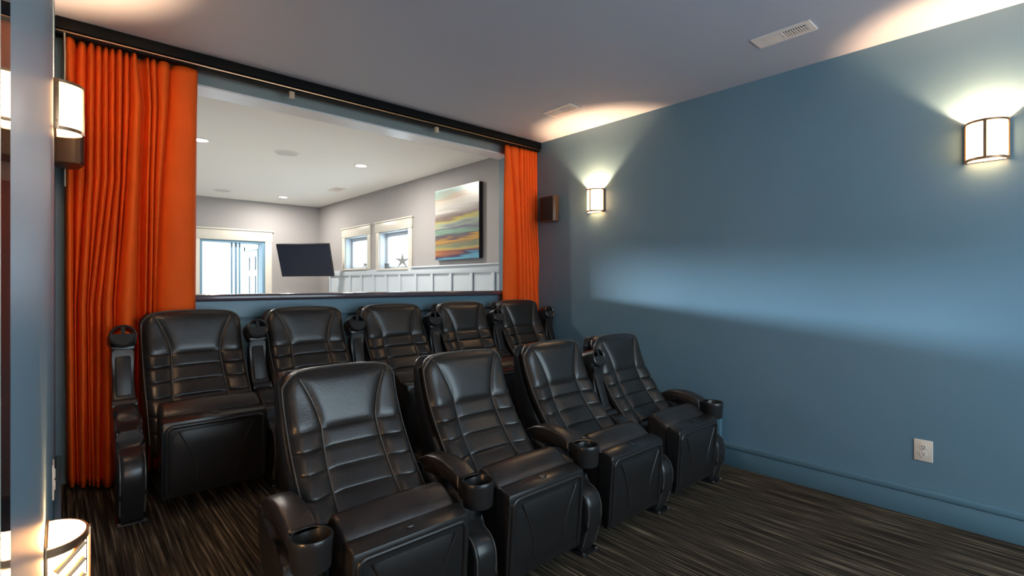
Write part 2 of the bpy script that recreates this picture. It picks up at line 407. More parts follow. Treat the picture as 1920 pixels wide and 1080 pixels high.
curtain('curtain', LV, [.06, .03, .05, .03, .035, .035, .06, .03, .06, -.05, .03, .03, .035, .03], drift_l,
        lambda u: RZ + 0.008 + 0.02 * (1 - u), 'wide orange curtain gathered at the left end of the opening',
        [0, .03, .02, .02, .02, .02, .02, .03, .02, .02, .02, .02, .02, .03, 0])
LV2 = [(ztop, X_([945, 954, 972, 979, 984, 989, 994, 999, 1004, 1009, 1013.5])),
       (2.3, X_([943, 961, 972, 979, 984, 989, 994, 999, 1004, 1009, 1013.5])),
       (1.9, X_([942, 966, 974, 980, 985, 990, 995, 1000, 1004, 1009, 1013.5])),
       (1.2, X_([940, 970, 976, 983, 990, 998, 1002, 1005, 1008, 1011, 1013.5])),
       (0.2, X_([938, 970, 976, 983, 991, 999, 1003, 1006, 1009, 1011, 1013.5]))]
curtain('curtain', LV2, [.022, .023, .023, .023, .023, .023, .023, .023, .023, .023], lambda x, t: YC - 0.014, lambda u: RZ + 0.01,
        'narrow orange curtain gathered in the right corner beside the speaker', [0] + [.018] * 9 + [0])

# ------------------------------------------------------------------ theatre chairs
HW = 0.25
YPROF = [(.20, .10), (.30, .155), (.40, .215), (.453, .255), (.51, .31), (.60, .383), (.70, .443), (.80, .483), (.90, .513), (.96, .532)]
RPROF = [(.28, .43), (.40, .52), (.47, .56), (.58, .605), (.68, .628), (.80, .638), (.96, .648)]
def ztop_of(x):
    a = abs(x) / HW
    return 0.958 - 0.014 * a ** 2 - 0.05 * a ** 10
def yf(z): return interp(YPROF, z)
def yr(z): return interp(RPROF, z)
def seam_x(z):
    if z >= 0.72: return 0.12 + 0.078 * min(1, (z - 0.72) / 0.22) ** 1.6
    return 0.12 + 0.02 * (0.72 - z) / 0.4
def surf(x, z):
    a = abs(x)
    low = min(1, max(0, (0.86 - z) / 0.26)); low = low * low * (3 - 2 * low)
    sx = seam_x(z)
    bol = math.sin(PI * min(1, max(0, (a - sx) / (0.29 - sx)))) * 0.024 * low
    hollow = 0.008 * low * (1 - (a / HW) ** 2)
    head = -0.006 * (1 - (a / HW) ** 2) * (1 - low)
    edge = 0.022 * max(0, (a - 0.20) / 0.05) ** 2
    topr = 0.03 * max(0, (z - 0.915) / 0.04) ** 2
    return yf(z) - bol + hollow + head + edge + topr
def patch(xa, xb, za, zb, nu=12, nv=12, puff=0.011, top=False, bottom_dip=0):
    bm = bmesh.new(); g = []
    for j in range(nv + 1):
        v = j / nv; row = []
        for i in range(nu + 1):
            u = i / nu
            z = za + (zb - za) * v
            x = xa(z) + (xb(z) - xa(z)) * u
            if top: z = za + (ztop_of(x) - 0.004 - za) * v; x = xa(z) + (xb(z) - xa(z)) * u
            p = (1 - abs(2 * u - 1) ** 8) * (1 - abs(2 * v - 1) ** 8) * (0.8 + 0.2 * (1 - (2 * v - 1) ** 2))
            row.append(bm.verts.new((x, surf(x, z) + 0.009 - puff * p - 0.004 * p, z)))
        g.append(row)
    for A, B in zip(g, g[1:]):
        for k in range(nu): bm.faces.new([A[k], A[k + 1], B[k + 1], B[k]])
    bmesh.ops.recalc_face_normals(bm, faces=bm.faces)
    if sum((f.normal.y for f in bm.faces)) > 0: bmesh.ops.reverse_faces(bm, faces=bm.faces)
    me = bpy.data.meshes.new('panel'); bm.to_mesh(me); bm.free()
    for p in me.polygons: p.use_smooth = True
    me.materials.append(leather)
    return me
def section_loft(rows, n_side=1):
    """rows: list of (z, [(x,y)...]) closed loops of equal count"""
    bm = bmesh.new(); R = [[bm.verts.new((x, y, z)) for x, y, z in r] for r in rows]
    n = len(R[0])
    for A, B in zip(R, R[1:]):
        for k in range(n): bm.faces.new([A[k], A[(k + 1) % n], B[(k + 1) % n], B[k]])
    bm.faces.new(R[0]); bm.faces.new(list(reversed(R[-1])))
    return bm
def wtop(z, inset=0):
    """half width of the outline at height z"""
    hw = HW - inset
    if z <= 0.87: return hw
    lo, hi = 0.0, HW
    for _ in range(30):
        m_ = (lo + hi) / 2
        if ztop_of(m_) >= z: lo = m_
        else: hi = m_
    return max(0.02, lo - inset)
def body(z_list, front, back, inset, r):
    rows = []
    for z in z_list:
        wv = wtop(z, inset); a, b = front(z), back(z)
        rr = min(r, (b - a) / 2.01, wv / 2)
        loop = []
        # front side follows the cushion surface, from left to right, then back side
        for k in range(13):
            x = -wv + rr * 0.4 + (2 * wv - rr * 0.8) * k / 12
            loop.append((x, a + (surf(x, min(z, 0.95)) - yf(min(z, 0.95)) if inset > 0 else 0) + (0.012 if k in (0, 12) else 0), z))
        loop += [(wv, a + rr + 0.012, z), (wv, b - rr, z), (wv - rr, b, z), (0, b + 0.004, z), (-wv + rr, b, z), (-wv, b - rr, z), (-wv, a + rr + 0.012, z)]
        rows.append(loop)
    return section_loft(rows)
ZL = [.24 + .03 * i for i in range(21)] + [.87, .885, .895, .905, .915, .922, .93, .936, .942, .946, .950, .954]
ZL = sorted(set(round(z, 4) for z in ZL))
M = {}
M['cushion'] = to_mesh(body(ZL, lambda z: yf(z) + 0.010, lambda z: min(yf(z) + 0.075, yr(z) - 0.02), 0.001, 0.02), 'back_cushion', ang=50); M['cushion'].materials.append(leather)
ZS = [z for z in ZL if z >= 0.28]
M['shell'] = to_mesh(body([z - 0.012 for z in ZS], lambda z: min(yf(z) + 0.082, yr(z) - 0.014), lambda z: yr(z), -0.006, 0.02), 'back_shell', ang=50); M['shell'].materials.append(plastic_s)
# piping round the face and up the two seams
bm = bmesh.new()
pts = []
for z in [.30 + .03 * i for i in range(20)]: pts.append((-HW + 0.0, surf(-HW, z) + 0.012, z))
for k in range(25):
    a = -1 + 2 * k / 24
    x = a * HW; pts.append((x, surf(x, ztop_of(x)) + 0.004, ztop_of(x) - 0.001))
for z in reversed([.30 + .03 * i for i in range(20)]): pts.append((HW, surf(HW, z) + 0.012, z))
tube(bm, pts, 0.0042); M['piping'] = to_mesh(bm, 'piping'); M['piping'].materials.append(piping_m)
for s in (-1, 1):
    bm = bmesh.new()
    tube(bm, [(s * seam_x(z), surf(s * seam_x(z), z) + 0.004, z) for z in [.30 + .02 * i for i in range(33)] if z < .94], 0.0035)
    M['seam%d' % s] = to_mesh(bm, 'seam_piping'); M['seam%d' % s].materials.append(piping_m)
RO = [.72, .648, .574, .50, .425, .345, .26]
PANELS = [('headrest_panel', patch(lambda z: -seam_x(z), lambda z: seam_x(z), .72, .95, 18, 16, 0.010, top=True)),
          ('shoulder_panel', patch(lambda z: -HW, lambda z: -seam_x(z), .72, .95, 12, 16, 0.009, top=True)),
          ('shoulder_panel', patch(lambda z: seam_x(z), lambda z: HW, .72, .95, 12, 16, 0.009, top=True))]
for zb, za in zip(RO, RO[1:]):
    PANELS.append(('quilted_panel', patch(lambda z: -seam_x(z), lambda z: seam_x(z), za, zb, 14, 12, 0.009)))
    PANELS.append(('side_bolster_panel', patch(lambda z: -HW, lambda z: -seam_x(z), za, zb, 12, 12, 0.009)))
    PANELS.append(('side_bolster_panel', patch(lambda z: seam_x(z), lambda z: HW, za, zb, 12, 12, 0.009)))
# folded seat
def prof_loft(prof, xs):
    """prof (y,z) loop, xs = [(x, inset)]; the loop shrinks towards its centre by inset"""
    cy = sum(p[0] for p in prof) / len(prof); cz = sum(p[1] for p in prof) / len(prof)
    bm = bmesh.new(); R = []
    for x, ins in xs:
        row = []
        for y, z in prof:
            d = math.hypot(y - cy, z - cz) or 1
            k = max(0, 1 - ins / d); row.append(bm.verts.new((x, cy + (y - cy) * k, cz + (z - cz) * k)))
        R.append(row)
    n = len(prof)
    for A, B in zip(R, R[1:]):
        for i in range(n): bm.faces.new([A[i], B[i], B[(i + 1) % n], A[(i + 1) % n]])
    bm.faces.new(R[0]); bm.faces.new(list(reversed(R[-1])))
    return bm
def rnd_xs(w, r): return [(-w, r), (-w + r * .15, r * .5), (-w + r * .5, r * .15), (-w + r, 0), (-w * .45, -r * .15), (0, -r * .25), (w * .45, -r * .15), (w - r, 0), (w - r * .5, r * .15), (w - r * .15, r * .5), (w, r)]
cprof = [(-.004, .445), (.004, .470), (.03, .488), (.065, .508), (.095, .518), (.12, .515), (.138, .498), (.145, .46), (.142, .32), (.125, .16), (.10, .14), (.06, .14), (.0, .25)]
M['seat_cushion'] = to_mesh(prof_loft(cprof, rnd_xs(.226, .022)), 'seat_cushion', ang=60); M['seat_cushion'].materials.append(leather2)
sprof = [(-.082, .438), (-.078, .452), (-.06, .459), (-.012, .470), (.004, .462), (.006, .20), (-.004, .10), (-.03, .078), (-.048, .082), (-.060, .11), (-.072, .25), (-.080, .38)]
M['seat_shell'] = to_mesh(prof_loft(sprof, [(-.232, .012), (-.228, .004), (-.222, 0), (.222, 0), (.228, .004), (.232, .012)]), 'seat_shell', ang=35); M['seat_shell'].materials.append(plastic_s)
def yshell(z): return lerp_list([(.082, -.048), (.11, -.060), (.25, -.072), (.38, -.080), (.438, -.082)], z)
bm = bmesh.new(); rim = []
for z in (.10, .16, .22, .28, .34, .38): rim.append((-.212, yshell(z), z))
for a in range(0, 91, 15): rim.append((-.182 - .03 * math.cos(math.radians(a)), yshell(.40), .40 + .03 * math.sin(math.radians(a))))
rim += [(-x, y, z) for x, y, z in reversed(rim)]
tube(bm, rim, 0.011, 8); M['seat_rim'] = to_mesh(bm, 'seat_rim', ang=60); M['seat_rim'].materials.append(plastic_s)
# bulged front panel inside the rim
bm = bmesh.new(); g = []
for j in range(9):
    v = j / 8; z = .10 + .315 * v; row = []
    for i in range(15):
        u = i / 14; x = -.200 + .40 * u
        p = (1 - abs(2 * u - 1) ** 6) * (1 - abs(2 * v - 1) ** 6)
        row.append(bm.verts.new((x, yshell(z) + 0.003 - 0.012 * p, z)))
    g.append(row)
for A, B in zip(g, g[1:]):
    for k in range(14): bm.faces.new([A[k], A[k + 1], B[k + 1], B[k]])
bmesh.ops.recalc_face_normals(bm, faces=bm.faces)
if sum(f.normal.y for f in bm.faces) > 0: bmesh.ops.reverse_faces(bm, faces=bm.faces)
M['seat_panel'] = bpy.data.meshes.new('front_panel'); bm.to_mesh(M['seat_panel']); bm.free(); M['seat_panel'].materials.append(plastic)
for p in M['seat_panel'].polygons: p.use_smooth = True
for s in (-1, 1):
    bm = bmesh.new(); pts = []
    for k in range(12):
        t = k / 11; z = .405 - .24 * t
        pts.append((s * (.165 - .075 * math.sin(t * PI / 2)), yshell(z) - 0.0095, z))
    tube(bm, pts, 0.003); M['crease%d' % s] = to_mesh(bm, 'panel_crease'); M['crease%d' % s].materials.append(leather2)
bm = bmesh.new()
lathe(bm, [(.0, 0), (.021, 0), (.023, .003), (.020, .006), (.012, .0045), (.0005, .0045)][1:], 20)
for v in bm.verts: v.co.y *= 0.62
bmesh.ops.rotate(bm, verts=bm.verts, matrix=Matrix.Rotation(math.radians(12), 3, 'X'))
bmesh.ops.translate(bm, verts=bm.verts, vec=(0, -.038, .463))
M['badge'] = to_mesh(bm, 'badge'); M['badge'].materials.append(plastic_s)
# arm standard
aprof = [(-.005, .006), (-.028, .05), (-.056, .14), (-.066, .20), (-.064, .245), (-.050, .283), (-.025, .308), (.01, .322), (.05, .330), (.075, .342), (.086, .370), (.10, .405), (.135, .418),
         (.175, .424), (.20, .434), (.215, .455), (.245, .478), (.30, .492), (.365, .492), (.39, .465), (.39, .38), (.33, .28), (.22, .235), (.125, .225), (.125, .006)]
bm = bmesh.new(); prism_x(bm, aprof, -.055, .055, 0.026, 4)
M['standard'] = to_mesh(bm, 'arm_standard', ang=35); M['standard'].materials.append(plastic_s)
for s in (-1, 1):
    bm = bmesh.new()
    tube(bm, [(s * .047, y * 0.985 + .006, z - .006) for y, z in aprof[1:12]], 0.004); M['trim%d' % s] = to_mesh(bm, 'edge_piping'); M['trim%d' % s].materials.append(piping_m)
M['foot'] = to_mesh(bx(-.062, .062, -.040, .12, 0.0, .008, .002), 'foot_plate'); M['foot'].materials.append(steel_dark)
bm = bmesh.new()
lathe(bm, [(.010, 0), (.010, .005), (.006, .008), (.001, .008)], 10); M['bolt'] = to_mesh(bm, 'bolt'); M['bolt'].materials.append(bolt_m)
# armrest, built lowered about its hinge at (y .31, z .47) : coordinates relative to the hinge
HY, HZ = .36, .48
pad = [(.03, -.02), (.035, .015), (.02, .045), (-.04, .075), (-.11, .086), (-.18, .083), (-.245, .068), (-.290, .047), (-.293, -.017), (-.24, .005), (-.14, .018), (-.06, .005)]
M['pad'] = to_mesh(prof_loft(pad, [(-.047, .014), (-.044, .006), (-.036, 0), (0, -.004), (.036, 0), (.044, .006), (.047, .014)]), 'arm_pad', ang=45); M['pad'].materials.append(leather2)
CY, CZ1, CR = -.362, .047, .066
bm = bmesh.new()
lathe(bm, [(CR - .014, CZ1 - .09), (CR - .012, CZ1 - .006), (CR - .009, CZ1), (CR - .003, CZ1 + .001), (CR, CZ1 - .004), (CR - .001, CZ1 - .02), (CR - .006, CZ1 - .10), (CR - .012, CZ1 - .104), (CR - .018, CZ1 - .10)], 36, (0, CY, 0), closed=True)
# neck between pad and cup, following the cup's outside
neck = [(-.046, -.294), (.046, -.294)]
for a in range(12, 169, 12):
    neck.append(((CR - .004) * math.cos(math.radians(a)), CY + (CR - .004) * math.sin(math.radians(a))))
neck[2:2] = [(.058, -.328)]; neck.append((-.058, -.328))
prism_z(bm, neck, CZ1 - .075, CZ1 - .001, 0.004)
M['cup'] = to_mesh(bm, 'cup_holder', ang=35); M['cup'].materials.append(plastic_s)
bm = bmesh.new()
half = [((CR - .012) * math.cos(math.radians(a)), CY + (CR - .012) * math.sin(math.radians(a))) for a in range(-10, 191, 10)]
prism_z(bm, half, CZ1 - .10, CZ1 - .092)
box(bm, -.008, .008, CY - CR + .014, CY, CZ1 - .10, CZ1 - .092)
M['cupfloor'] = to_mesh(bm, 'cup_floor', smooth=False); M['cupfloor'].materials.append(cup_dark)
M['under'] = to_mesh(bx(-.034, .034, -.27, -.05, -.004, .016, .006), 'underside_panel'); M['under'].materials.append(plastic)
bm = bmesh.new(); cyl(bm, (-.052, 0, 0), (.052, 0, 0), .034, 20); M['hinge'] = to_mesh(bm, 'arm_hinge'); M['hinge'].materials.append(plastic_s)

def armrest(chair, x, up):
    st = link('arm_standard', M['standard'], None, chair, (x, 0, 0))
    for s in (-1, 1): link('edge_piping', M['trim%d' % s], None, st)
    link('foot_plate', M['foot'], None, st)
    for bx_, by_ in ((-.048, -.028), (.048, -.028)): link('bolt', M['bolt'], None, st, (bx_, by_, .008))
    ar = link('armrest', M['pad'], None, chair, (x, HY, HZ))
    if up: ar.rotation_euler = (math.radians(-110), 0, 0)
    tag(ar, 'padded armrest folded upright' if up else 'padded armrest lowered')
    for n_, k in (('cup_holder', 'cup'), ('cup_floor', 'cupfloor'), ('underside_panel', 'under'), ('arm_hinge', 'hinge')): link(n_, M[k], None, ar)

def chair(loc, label, group, arms):
    c = empty('theater_chair', loc); tag(c, label, 'chair', group)
    cu = link('back_cushion', M['cushion'], None, c)
    for n_, me in PANELS: link(n_, me, None, cu)
    link('piping', M['piping'], None, cu)
    for s in (-1, 1): link('seam_piping', M['seam%d' % s], None, cu)
    link('back_shell', M['shell'], None, c)
    link('seat_cushion', M['seat_cushion'], None, c)
    sh = link('seat_shell', M['seat_shell'], None, c)
    link('seat_rim', M['seat_rim'], None, sh); link('front_panel', M['seat_panel'], None, sh)
    for s in (-1, 1): link('panel_crease', M['crease%d' % s], None, sh)
    link('badge', M['badge'], None, sh)
    for x, up in arms: armrest(c, x, up)
    return c

FYO, BYO = 1.60, 2.94
fx = [.918, 1.583, 2.264, 2.905]
flab = ['black leather theater chair in the front row, nearest the camera',
        'second black leather theater chair from the camera in the front row',
        'third black leather theater chair from the camera in the front row',
        'black leather theater chair of the front row standing nearest the blue wall']
fst = [fx[0] - .332] + [(a + b) / 2 for a, b in zip(fx, fx[1:])] + [fx[3] + .332]
fup = [False, False, False, True, False]
for i, X in enumerate(fx):
    arms = [(fst[i] - X, fup[i])] + ([(fst[4] - X, fup[4])] if i == 3 else [])
    chair((X, FYO, 0), flab[i], 'front row of theater chairs', arms)
bxs = [.585 + .653 * i for i in range(5)]
blab = ['black leather theater chair of the rear row in front of the left orange curtain',
        'second black leather theater chair from the left curtain in the rear row',
        'middle black leather theater chair of the rear row',
        'second black leather theater chair from the right curtain in the rear row',
        'black leather theater chair of the rear row in the corner by the right curtain']
for i, X in enumerate(bxs):
    arms = [(-.338 if i == 0 else -.3265, True)] + ([(.325, True)] if i == 4 else [])
    chair((X, BYO, RZ), blab[i], 'rear row of theater chairs', arms)

# ------------------------------------------------------------------ wall sconces
def sconce(name, wall, y, zc, label):
    """half-cylinder shade, open on top; local +x points away from the wall"""
    left = wall == 'left'
    r = empty(name, (XL if left else XR, y, zc), 0 if left else PI); tag(r, label, 'wall lamp', 'wall sconces')
    hw, dp, h = .083, .090, .103
    def arc(k, n, rx, ry): a = -PI / 2 + PI * k / n; return (rx * math.cos(a) * 1.0, ry * math.sin(a))
    def shell(rx, ry, z0, z1, th, n=20):
        bm = bmesh.new(); P = [arc(k, n, rx, ry) for k in range(n + 1)]; Q = [arc(k, n, rx - th, ry - th) for k in range(n + 1)]
        P = [(x + .008, y) for x, y in P]; Q = [(x + .008, y) for x, y in Q]
        prism_z(bm, P + list(reversed(Q)), z0, z1); return bm
    boxm = bx(0, .010, -hw + .004, hw - .004, -h, h * .98, .002)
    obj('back_plate', boxm, bronze, r)
    obj('glass_shade', shell(dp - .006, hw - .003, -h + .006, h - .004, .004), shade_m, r, ang=50)
    n = 20; P = [(x + .008, y) for x, y in (arc(k, n, dp - .012, hw - .009) for k in range(n + 1))]
    bm = bmesh.new(); prism_z(bm, P, -h + .002, -h + .006); obj('bottom_glass', bm, shade_m, r)
    obj('rim_band', shell(dp, hw, h - .012, h, .006), bronze, r, ang=50)
    obj('rim_band', shell(dp, hw, -h, -h + .014, .006), bronze, r, ang=50)
    obj('strap', bx(dp + .004, dp + .010, -.007, .007, -h, h, .001), bronze, r)
    for s in (-1, 1):
        obj('side_strap', bx(0, .018, s * hw - .004, s * hw + .004, -h, h, .001), bronze, r)
        for zz in (-.07, .07):
            b_ = bmesh.new(); cyl(b_, (.010, s * (hw + .003), zz), (.010, s * (hw + .007), zz), .004, 10); obj('screw', b_, bronze, r)
    ld = bpy.data.lights.new('bulb', 'POINT'); ld.energy = SCONCE_W; ld.color = WARM; ld.shadow_soft_size = 0.012
    lo = bpy.data.objects.new('bulb', ld); COL.objects.link(lo); lo.parent = r; lo.location = (.046, 0, .033)
    return r
sconce('wall_sconce', 'right', 2.862, 2.056, 'lit half round bronze sconce on the blue wall beside the speaker')
sconce('wall_sconce', 'right', 0.295, 2.056, 'large lit half round bronze sconce near the right edge, above the outlet')
sconce('wall_sconce', 'left', 2.862, 2.056, 'lit half round bronze sconce on the left wall before the orange curtain')
sconce('wall_sconce', 'left', 0.295, 2.056, 'half round bronze sconce on the left wall out of view beside the camera')

# low lamp on the left wall
lw = empty('low_wall_lamp', (XL, 1.30, .74)); tag(lw, 'small low wall lamp with slatted bronze shade glowing at the bottom left', 'wall lamp')
R0 = .060
def larc(rx, ry, n=16): return [(rx * math.cos(-PI / 2 + PI * k / n) + .004, ry * math.sin(-PI / 2 + PI * k / n)) for k in range(n + 1)]
bm = bmesh.new(); prism_z(bm, larc(R0 - .004, R0 + .012) + list(reversed(larc(R0 - .008, R0 + .008))), -.10, .10); obj('glass_shade', bm, shade_low, lw, ang=50)
for z0, z1 in ((.085, .10), (-.02, -.002), (-.11, -.095)):
    bm = bmesh.new(); prism_z(bm, larc(R0, R0 + .016) + list(reversed(larc(R0 - .005, R0 + .011))), z0, z1); obj('band', bm, bronze, lw, ang=50)
obj('back_plate', bx(0, .006, -.075, .075, -.11, .105, .002), bronze, lw)
obj('strap', bx(R0 + .002, R0 + .007, -.008, .008, -.11, .1, .001), bronze, lw)
for k in range(4):
    a = math.radians(-62 + 6 * k)
    z = .075 - .03 * k
    bm = bmesh.new()
    cyl(bm, (R0 * math.cos(math.radians(-80)) + .004, (R0 + .016) * math.sin(math.radians(-80)), z - .02), (R0 * math.cos(math.radians(-35)) + .006, (R0 + .016) * math.sin(math.radians(-35)), z + .012), .006, 8)
    obj('slat', bm, bronze, lw)
ld = bpy.data.lights.new('bulb', 'POINT'); ld.energy = 5; ld.color = WARM; ld.shadow_soft_size = .01
lo = bpy.data.objects.new('bulb', ld); COL.objects.link(lo); lo.parent = lw; lo.location = (.03, 0, .0)

# ------------------------------------------------------------------ wall speakers
def speaker(wall, y, zc, label):
    left = wall == 'left'
    r = empty('wall_speaker', (XL if left else XR, y, zc), 0 if left else PI); tag(r, label, 'speaker', 'wall speakers')
    hw, h = .105, .122
    pr = [(0, -hw * .72), (.018, -hw * .9), (.075, -hw), (.095, -hw * .86), (.108, 0), (.095, hw * .86), (.075, hw), (.018, hw * .9), (0, hw * .72)]
    bm = bmesh.new(); prism_z(bm, pr, -h, h, .006); obj('cabinet', bm, spk_body, r)
    gp = [(.088, -hw * .88), (.100, -hw * .84), (.108, -hw * .45), (.113, 0), (.108, hw * .45), (.100, hw * .84), (.088, hw * .88)]
    bm = bmesh.new(); prism_z(bm, gp, -h + .010, h - .010, .003); obj('grille', bm, grille_m, r)
    return r
speaker('right', 3.405, 2.035, 'dark brown wall speaker between the right curtain and the sconce')
speaker('left', 3.405, 2.035, 'bronze brown wall speaker below the sconce on the left wall')

# ------------------------------------------------------------------ outlets
def outlet(wall, y, zc, label):
    left = wall == 'left'
    r = empty('wall_outlet', (XL if left else XR, y, zc), 0 if left else PI); tag(r, label, 'outlet', 'wall outlets')
    obj('cover_plate', bx(0, .006, -.042, .042, -.060, .060, .003), outlet_m, r)
    for z in (.020, -.020):
        bm = bmesh.new(); lathe(bm, [(.017, 0), (.017, .003), (.016, .004), (.001, .004)], 20)
        bmesh.ops.rotate(bm, verts=bm.verts, matrix=Matrix.Rotation(PI / 2, 3, 'Y')); bmesh.ops.translate(bm, verts=bm.verts, vec=(.005, 0, z))
        so = obj('socket', bm, outlet_m, r)
        for yy in (-.006, .006): obj('slot', bx(.0085, .0095, yy - .0012, yy + .0012, z - .001, z + .008), slot_m, so)
        obj('slot', bx(.0085, .0095, -.0025, .0025, z - .010, z - .005, .001), slot_m, so)
    return r
outlet('right', .555, .379, 'cream duplex outlet on the blue wall above the baseboard')
outlet('left', 2.35, .64, 'cream outlet plate on the left wall above the low lamp')

# ------------------------------------------------------------------ ceiling vents
def vent(x0, x1, y0, y1, zc, label, nsl=9, m=vent_m, open_from=0.5):
    cx, cy = (x0 + x1) / 2, (y0 + y1) / 2
    r = empty('ceiling_vent', (cx, cy, zc)); tag(r, label, 'vent', 'ceiling vents')
    a, b = (x1 - x0) / 2, (y1 - y0) / 2
    bm = bmesh.new(); t = .028
    box(bm, -a, a, -b, -b + t, -.008, -.0005); box(bm, -a, a, b - t, b, -.008, -.0005)
    box(bm, -a, -a + t, -b + t, b - t, -.008, -.0005); box(bm, a - t, a, -b + t, b - t, -.008, -.0005)
    box(bm, -a + t, a - t, -.006, .006, -.008, -.0005)
    obj('frame', bm, m, r, smooth=False)
    obj('cavity', bx(-a + t, a - t, -b + t, b - t, -.0015, -.0008), vent_dark, r, smooth=False)
    L = b - t
    n = nsl
    for k in range(n):           # closed louvres at the far half
        y = .010 + (L - .012) * (k + .5) / n; d = (L - .012) / n
        obj('louvre', bx(-a + t, a - t, y - d * .42, y + d * .42, -.007, -.003, .001), m, r, smooth=False)
    for k in range(n):           # open louvres at the near half
        y = -L + (L - .010) * (k + .5) / n; d = (L - .012) / n
        obj('louvre', bx(-a + t, a - t, y - d * .14, y + d * .14, -.007, -.002), m, r, smooth=False)
    obj('damper_bar', bx(-.012, -.004, -L, -.008, -.006, -.003), m, r, smooth=False)
    obj('damper_flap', bx(.006, a - t, -L, -.008, -.0045, -.002), mat('damper', (.5, .36, .28), .5), r, smooth=False)
    return r
vent(2.975, 3.115, .937, 1.244, ZC, 'large white metal ceiling vent toward the right edge')
vent(2.965, 3.112, 2.63, 2.93, ZC, 'small looking white ceiling vent above the far sconce')

# ------------------------------------------------------------------ room beyond: windows
def window(name, y0, y1, z0, z1, label):
    r = empty(name, (XR, (y0 + y1) / 2, z0)); tag(r, label, kind='structure')
    a = (y1 - y0) / 2; h = z1 - z0
    cw = .10
    for s in (-1, 1):
        p, q = sorted((s * a, s * (a + cw))); obj('casing', bx(-.02, 0, p, q, -.02, h, .003), white_trim, r)
    obj('head_casing', bx(-.026, 0, -a - cw - .01, a + cw + .01, h, h + .14, .003), white_trim, r)
    obj('crown_strip', bx(-.04, 0, -a - cw - .025, a + cw + .025, h + .14, h + .16, .003), white_trim, r)
    for s in (-1, 1):            # jamb linings
        p, q = sorted((s * a, s * (a - .012))); obj('jamb', bx(0, .16, p, q, 0, h, .001), wains_white, r)
    obj('jamb', bx(0, .16, -a, a, h - .012, h, .001), wains_white, r)
    obj('sill', bx(-.05, .16, -a - .03, a + .03, -.022, .004, .003), white_trim, r)
    sw = .055; i = a - .012
    for s in (-1, 1):
        p, q = sorted((s * i, s * (i - sw))); obj('sash', bx(.10, .14, p, q, .004, h - .012, .004), wains_white, r)
    obj('sash', bx(.10, .14, -i + sw, i - sw, h - .012 - sw, h - .012, .004), wains_white, r)
    obj('sash', bx(.10, .14, -i + sw, i - sw, .004, .004 + sw * .6, .004), wains_white, r)
    obj('pane', bx(.118, .122, -i + sw, i - sw, .03, h - .06), glass, r, smooth=False)
    return r
window('window_1', *W1, 'small window farther from the opening, left of the pair')
window('window_2', *W2, 'small window nearer the opening, with a starfish on its sill')

# doorway with glazed door in the end wall
d = empty('door_1', ((DX0 + DX1) / 2, FY, DZ0)); tag(d, 'glazed doorway with cream casing in the end wall', kind='structure')
a = (DX1 - DX0) / 2; h = DZ1 - DZ0
for s in (-1, 1):
    p, q = sorted((s * a, s * (a + .11))); obj('casing', bx(p, q, -.02, 0, 0, h, .003), white_trim, d)
obj('head_casing', bx(-a - .12, a + .12, -.026, 0, h, h + .17, .003), white_trim, d)
obj('crown_strip', bx(-a - .14, a + .14, -.045, 0, h + .17, h + .195, .003), white_trim, d)
for s in (-1, 1):
    p, q = sorted((s * a, s * (a - .04))); obj('jamb', bx(p, q, 0, .2, 0, h), post_blue, d)
obj('jamb', bx(-a + .04, a - .04, 0, .2, h - .04, h), post_blue, d)
for xx, ww in ((-.005, .012), (.06, .016), (.115, .012)):
    obj('mullion', bx(xx - ww, xx + ww, .08, .12, 0, h - .04, .003), post_blue, d)
obj('pane', bx(-a + .04, -.02, .098, .102, 0, h - .04), glass, d, smooth=False)
obj('pane', bx(.13, a - .04, .098, .102, 0, h - .04), glass, d, smooth=False)

w4 = empty('window_4', ((W4[0] + W4[1]) / 2, FY, W4[2])); tag(w4, 'wide window in the end wall hidden behind the left curtain', kind='structure')
a = (W4[1] - W4[0]) / 2; h = W4[3] - W4[2]
for p, q in ((-a, -a + .05), (a - .05, a)): obj('sash', bx(p, q, .08, .12, 0, h), white_trim, w4, smooth=False)
for p, q in ((0, .05), (h - .05, h)): obj('sash', bx(-a + .05, a - .05, .08, .12, p, q), white_trim, w4, smooth=False)
obj('pane', bx(-a + .05, a - .05, .098, .102, .05, h - .05), glass, w4, smooth=False)
for p, q in ((-a - .1, -a), (a, a + .1)): obj('casing', bx(p, q, -.02, 0, -.02, h), white_trim, w4, smooth=False)
obj('head_casing', bx(-a - .11, a + .11, -.026, 0, h, h + .16), white_trim, w4, smooth=False)

# porch outside the door
struct('floor_porch', bx(-4, 6, FY + .2, 16, -.2, -.1), ext_floor, label='pale porch floor outside the doorway')
po = struct('wall_porch', bx(2.80, 3.0, FY + .2, 13.5, -.1, 2.9), ext_white, label='white porch side wall outside the doorway')
dr = empty('door_2', (2.80, 10.70, -.1)); tag(dr, 'white six panel door seen outside through the doorway', kind='structure')
obj('slab', bx(-.04, 0, -.45, .45, 0, 2.04, .003), ext_white, dr)
for yy in (-.21, .21):
    for z0, z1 in ((.2, .85), (1.0, 1.55), (1.66, 1.92)):
        obj('panel', bx(-.058, -.035, yy - .13, yy + .13, z0, z1, .012), ext_white, dr)
for s in (-1, 1):
    p, q = sorted((s * .46, s * .55)); obj('casing', bx(-.03, 0, p, q, 0, 2.14, .003), mat('porch_casing', (.45, .58, .62), .5), dr)
obj('head_casing', bx(-.03, 0, -.55, .55, 2.05, 2.14, .003), mat('porch_casing', (.45, .58, .62), .5), dr)

